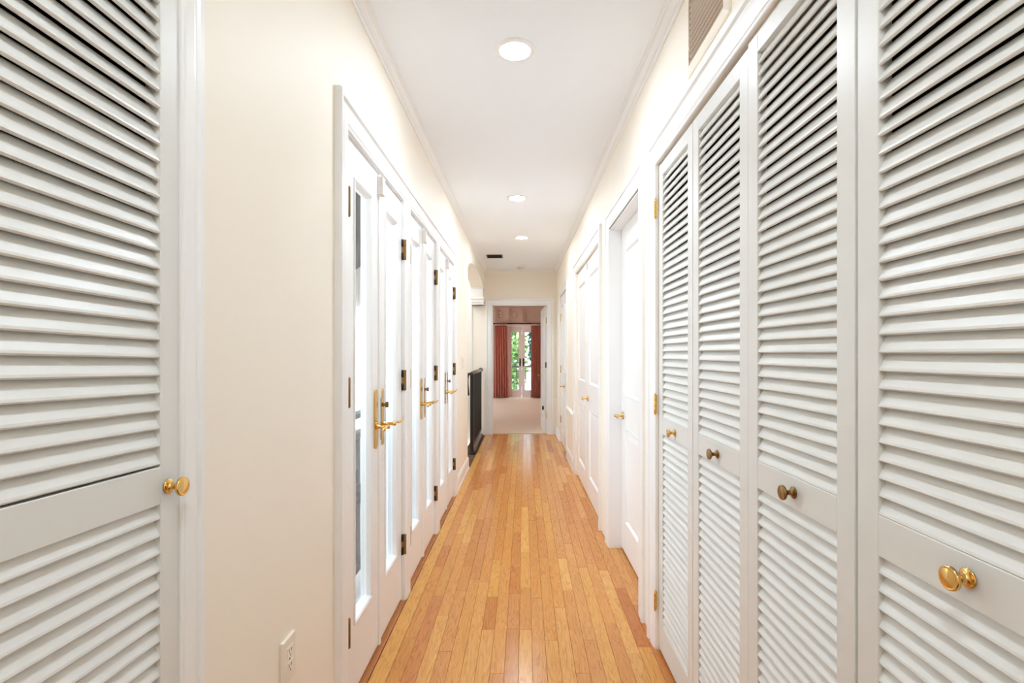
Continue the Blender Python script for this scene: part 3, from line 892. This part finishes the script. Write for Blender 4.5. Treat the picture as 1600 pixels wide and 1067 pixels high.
# crown and moulded frieze
mb = MB().prism([(0, 0), (.10, 0), (.10, -.03), (.05, -.06), (.02, -.075), (0, -.075)], lambda a, b, t: (t, BY1 - a, BZ + b), BX0, BX1)
mb.prism([(0, 0), (.10, 0), (.10, -.03), (.05, -.06), (.02, -.075), (0, -.075)], lambda a, b, t: (BX1 - a, t, BZ + b), BY0 + .9, BY1)
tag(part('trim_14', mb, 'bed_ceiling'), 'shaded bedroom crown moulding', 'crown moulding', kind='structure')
fr = empty('trim_15', (0, BY1, 0))
tag(fr, 'plaster frieze of round medallions and upright blocks above the curtain rod', 'frieze', kind='structure')
part('band', MB().box(BX0, BX1, -.012, 0, 2.16, BZ - .07), 'bed_wall', fr)
part('fillet', MB().box(BX0, BX1, -.03, 0, 2.14, 2.165), 'bed_wall', fr, .003)
for k in range(-4, 2):
    xb = -.255 + k * .385
    if xb > BX1 - .1: continue
    for q in (-.03, 0, .03):
        part('triglyph', MB().box(xb + q - .010, xb + q + .010, -.055, -.011, 2.19, 2.53), 'bed_wall', fr, .003)
    xc = xb + .385 * .45 - .055
    tor = []
    for i in range(24):
        a = 2 * PI * i / 24
        ring = []
        for j in range(8):
            b_ = 2 * PI * j / 8
            rr = .092 + .016 * math.cos(b_)
            ring.append((xc + rr * math.cos(a), -.012 + .018 * math.sin(b_), 2.365 + rr * math.sin(a)))
        tor.append(ring)
    tor.append(tor[0])
    part('medallion_ring', MB().rings(tor, cap=False), 'bed_wall', fr)
    part('medallion_boss', MB().lathe([(.001, .03), (.03, .024), (.045, .010), (.046, 0)], origin=(xc, -.010, 2.365), axis='y', sgn=-1, n=18), 'bed_wall', fr)

# garden doors of the bedroom
casing('trim_16', ((0, BY1, 0), (0, 0, 0)), 1, FDX0, FDX1, FDZ, 'pale casing around the bedroom garden doors', .085, axis='x')
bpy.data.objects['trim_16'].data.materials[0] = M['bed_white']
def garden_leaf(name, x0, x1, meet, label):
    r = empty(name, ((x0 + x1) / 2, BY1 + .02, 0))
    tag(r, label, 'glazed door', 'bedroom garden doors', 'structure')
    hw = (x1 - x0) / 2 - .002
    sw = .088
    for s in (-1, 1):
        part('stile', MB().box(s * hw, s * (hw - sw), 0, .045, .01, FDZ - .004), 'bed_white', r, .002)
    part('bottom_rail', MB().box(-hw + sw, hw - sw, .0005, .0445, .01, .225), 'bed_white', r)
    part('top_rail', MB().box(-hw + sw, hw - sw, .0005, .0445, 1.875, FDZ - .004), 'bed_white', r)
    part('pane', MB().box(-hw + sw, hw - sw, .02, .026, .225, 1.875), 'glass', r)
    hx = meet * (hw - .045)
    pl = part('handle_plate', MB().box(hx - .020, hx + .020, -.006, 0, .90, 1.13), 'bronze', r, .003)
    part('lever', MB().tube([(hx, -.005, 1.0), (hx, -.045, 1.0), (hx - meet * .03, -.05, 1.0), (hx - meet * .09, -.05, .995)], [.009, .009, .009, .006], n=8), 'bronze', pl)
    part('thumb_turn', MB().box(hx - .010, hx + .010, -.028, -.006, 1.07, 1.11), 'bronze', pl, .002)
xm = (FDX0 + FDX1) / 2
garden_leaf('door_13', FDX0, xm, 1, 'pale garden door leaf showing light green leaves, in the bedroom')
garden_leaf('door_14', xm, FDX1, -1, 'pale garden door leaf partly behind the curtain, in the bedroom')

# curtain rod, rings and two curtains
rod = part('curtain_rod', MB().tube([(-1.3, 14.5, 2.115), (0, 14.5, 2.115), (.65, 14.5, 2.115)], .016, n=10), 'bronze')
tag(rod, 'dark curtain rod across the bedroom garden doors', 'curtain rod')
part('finial', MB().lathe([(.001, 0), (.02, 0), (.022, .01), (.036, .03), (.036, .05), (.02, .07), (.001, .075)], origin=(.625, 14.5, 2.115), axis='x', n=14), 'bronze', rod)
part('bracket', MB().box(.49, .51, 14.5, 14.65, 2.105, 2.125), 'bronze', rod)
def curtain(x0, x1, npl, label, seed, flare):
    rnd = random.Random(seed)
    r = empty('curtain', ((x0 + x1) / 2, 14.5, 0))
    tag(r, label, 'curtain', 'bedroom curtains')
    cx = (x0 + x1) / 2
    n = npl * 10
    zs = [2.06, 2.0, 1.9, 1.6, 1.2, .8, .4, .15, .02]
    ph = [rnd.uniform(.8, 1.2) for _ in range(npl + 1)]
    V = []
    for z in zs:
        k = (2.06 - z) / 2.04
        for i in range(n + 1):
            u = i / n
            xx = (x0 + (x1 - x0) * u - cx) * (.92 + .10 * k) + flare * k * (u - .2)
            amp = (.020 + .022 * k) * ph[int(u * npl)]
            V.append((xx, amp * math.sin(2 * PI * u * npl + .6 * math.sin(3 * k + u * 5)), z))
    F = []
    for a in range(len(zs) - 1):
        for i in range(n):
            F.append((a * (n + 1) + i, a * (n + 1) + i + 1, (a + 1) * (n + 1) + i + 1, (a + 1) * (n + 1) + i))
    me = MB().add(V, F, True).mesh('cloth', 'curtain')
    c = link('cloth', me, r)
    sol = c.modifiers.new('thickness', 'SOLIDIFY'); sol.thickness = .004
    for i in range(npl):
        xx = (x0 + (x1 - x0) * (i + .5) / npl - cx) * .92
        ring = []
        for a in range(16):
            t = 2 * PI * a / 16
            ring.append([(xx + .005 * math.cos(2 * PI * b / 6), (.026 + .005 * math.sin(2 * PI * b / 6)) * math.cos(t), 2.102 + (.028 + .005 * math.sin(2 * PI * b / 6)) * math.sin(t)) for b in range(6)])
        ring.append(ring[0])
        part('ring', MB().rings(ring, cap=False), 'sensor', r)
curtain(-.70, -.31, 6, 'terracotta pleated curtain on the stair side of the garden doors', 3, .03)
curtain(.335, .635, 6, 'terracotta pleated curtain partly covering the garden door beside the open bedroom door', 5, -.02)

# ------------------------------------------------------------------ outside
# shallow balcony along the glazed row
bal = part('floor_balcony', MB().box(-1.02, -.66, 1.2, 5.2, -.16, -.02), 'stone')
tag(bal, 'pale stone balcony floor outside the glazed doors', 'floor', kind='structure')
rg = empty('balcony_railing', (-.93, 3.2, 0))
tag(rg, 'grey iron balcony railing seen through the nearest glazed door', 'railing')
part('top_rail', MB().box(-.025, .025, -1.95, 1.95, .905, .935), 'grey_iron', rg, .004)
part('mid_rail', MB().box(-.022, .022, -1.95, 1.95, .785, .825), 'grey_iron', rg, .004)
part('bottom_rail', MB().box(-.02, .02, -1.95, 1.95, .03, .07), 'grey_iron', rg, .004)
for i in range(33):
    y = -1.9 + i * .118
    b = part('baluster', MB().box(-.012, .012, y - .012, y + .012, .065, .79), 'grey_iron', rg, .002)
    part('collar', MB().lathe([(.012, .41), (.020, .415), (.026, .43), (.020, .445), (.016, .455), (.026, .475), (.026, .485), (.016, .50), (.020, .515), (.012, .53)], origin=(0, y, 0), axis='z', n=8), 'grey_iron', b)
# white house across the courtyard
tag(part('wall_courtyard', MB().box(-9.2, -9.0, -8, 30, -3.2, 2.6), 'stucco'), 'white stucco courtyard wall outside the glazed doors', 'wall', kind='structure')
tag(part('terrace', MB().box(-9.0, -1.05, -6, 13, -.45, -.25), 'stone'), 'pale paved terrace raised to bounce sunlight into the corridor', 'terrace', kind='structure')  # lifted to balcony level so sunlit paving lights the corridor ceiling
tag(part('ground_courtyard', MB().box(-40, 40, -30, 60, -3.3, -3.2), 'stone'), 'pale paved courtyard below the balconies', 'ground', kind='structure')
tag(part('sky_blocking_eave', MB().box(-1.75, -.85, -2.4, 5.2, 2.78, 2.9), 'stucco'), 'added unseen white eave cutting sky light to the glazed doors', 'eave', kind='structure')  # added out of view to hold sky light off the glazed doors
# dark canvas awning with a scalloped valance over the balcony end
aw = empty('awning', (-.80, 4.9, 0))
tag(aw, 'dark awning with a scalloped edge outside the glazed doors', 'awning')
part('canvas', MB().add([(0, -1.2, 2.75), (0, 1.6, 2.75), (-1.0, 1.6, 2.10), (-1.0, -1.2, 2.10), (0, -1.2, 2.74), (0, 1.6, 2.74), (-1.0, 1.6, 2.09), (-1.0, -1.2, 2.09)],
                        [(0, 1, 2, 3), (7, 6, 5, 4), (0, 3, 7, 4), (1, 5, 6, 2), (2, 6, 7, 3), (0, 4, 5, 1)]), 'awning', aw)
out = [(-1.2, 2.10)]
for i in range(8):
    for k in range(7):
        a = PI * k / 6
        out.append((-1.2 + .35 * (i + .5) - .175 * math.cos(a), 1.80 - .06 * math.sin(a)))
out.append((1.6, 2.10))
part('valance', MB().prism(out, lambda a, b, t: (-1.0 + t, a, b), 0, .006), 'awning', aw)

# bedroom balcony and trees
tag(part('floor_bedroom_balcony', MB().box(-1.6, 2.0, BY1 + .15, 16.0, -.16, -.03), 'stone'), 'pale balcony floor outside the bedroom', 'floor', kind='structure')
gr = empty('bedroom_balcony_railing', (.1, 15.9, 0))
tag(gr, 'dark iron balcony railing outside the bedroom garden doors', 'railing')
part('top_rail', MB().box(-1.6, 1.8, -.03, .03, .84, .88), 'black', gr, .004)
part('mid_rail', MB().box(-1.6, 1.8, -.015, .015, .70, .73), 'black', gr, .003)
part('bottom_rail', MB().box(-1.6, 1.8, -.015, .015, .05, .08), 'black', gr, .003)
for i in range(13):
    part('baluster', MB().box(-.009, .009, -.009, .009, .03, .85), 'black', gr, loc=(-1.6 + .05 + i * .275, 0, 0))

def tree(loc, h, crown_r, crown_h, nleaf, mat, label, seed, lsize=.16):
    rnd = random.Random(seed)
    r = empty('tree', loc)
    tag(r, label, 'tree', 'garden trees')
    part('trunk', MB().tube([(0, 0, 0), (.05, .03, h * .3), (-.04, .02, h * .6), (.02, 0, h * .85)], [.14, .11, .09, .04], n=9), 'trunk', r)
    br = MB()
    for i in range(7):
        a = rnd.uniform(0, 2 * PI); z = h * rnd.uniform(.35, .8)
        br.tube([(0, 0, z), (.4 * crown_r * math.cos(a), .4 * crown_r * math.sin(a), z + .3), (.8 * crown_r * math.cos(a), .8 * crown_r * math.sin(a), z + .6)], [.05, .035, .012], n=6)
    part('branches', br, 'trunk', r)
    V = []; F = []
    for i in range(nleaf):
        while True:
            p = Vector((rnd.uniform(-1, 1), rnd.uniform(-1, 1), rnd.uniform(-1, 1)))
            if p.length < 1: break
        c = Vector((p.x * crown_r, p.y * crown_r, h - crown_h / 2 + p.z * crown_h / 2))
        d = Vector((rnd.gauss(0, 1), rnd.gauss(0, 1), rnd.gauss(0, .7) - .3)).normalized()
        e = d.cross(Vector((rnd.gauss(0, 1), rnd.gauss(0, 1), rnd.gauss(0, 1)))).normalized()
        s = lsize * rnd.uniform(.6, 1.3)
        o = len(V)
        V += [tuple(c - d * s), tuple(c + e * s * .35), tuple(c + d * s), tuple(c - e * s * .35)]
        F.append((o, o + 1, o + 2, o + 3))
    fo = part('foliage', MB().add(V, F), mat, r)
    fo['kind'] = 'stuff'
tree((-1.05, 20.8, -3.2), 7.0, 1.5, 5.2, 5200, 'leaf_light', 'light green leafy tree seen through the first bedroom garden door', 11)
tree((1.35, 18.6, -3.2), 6.6, 1.0, 3.6, 6500, 'leaf_dark', 'dark bluish green tree seen through the curtained bedroom garden door', 12)
tree((-3.4, 25.0, -3.2), 7.5, 2.2, 5.0, 3600, 'leaf_light', 'broad green tree farther out beyond the bedroom balcony', 13)
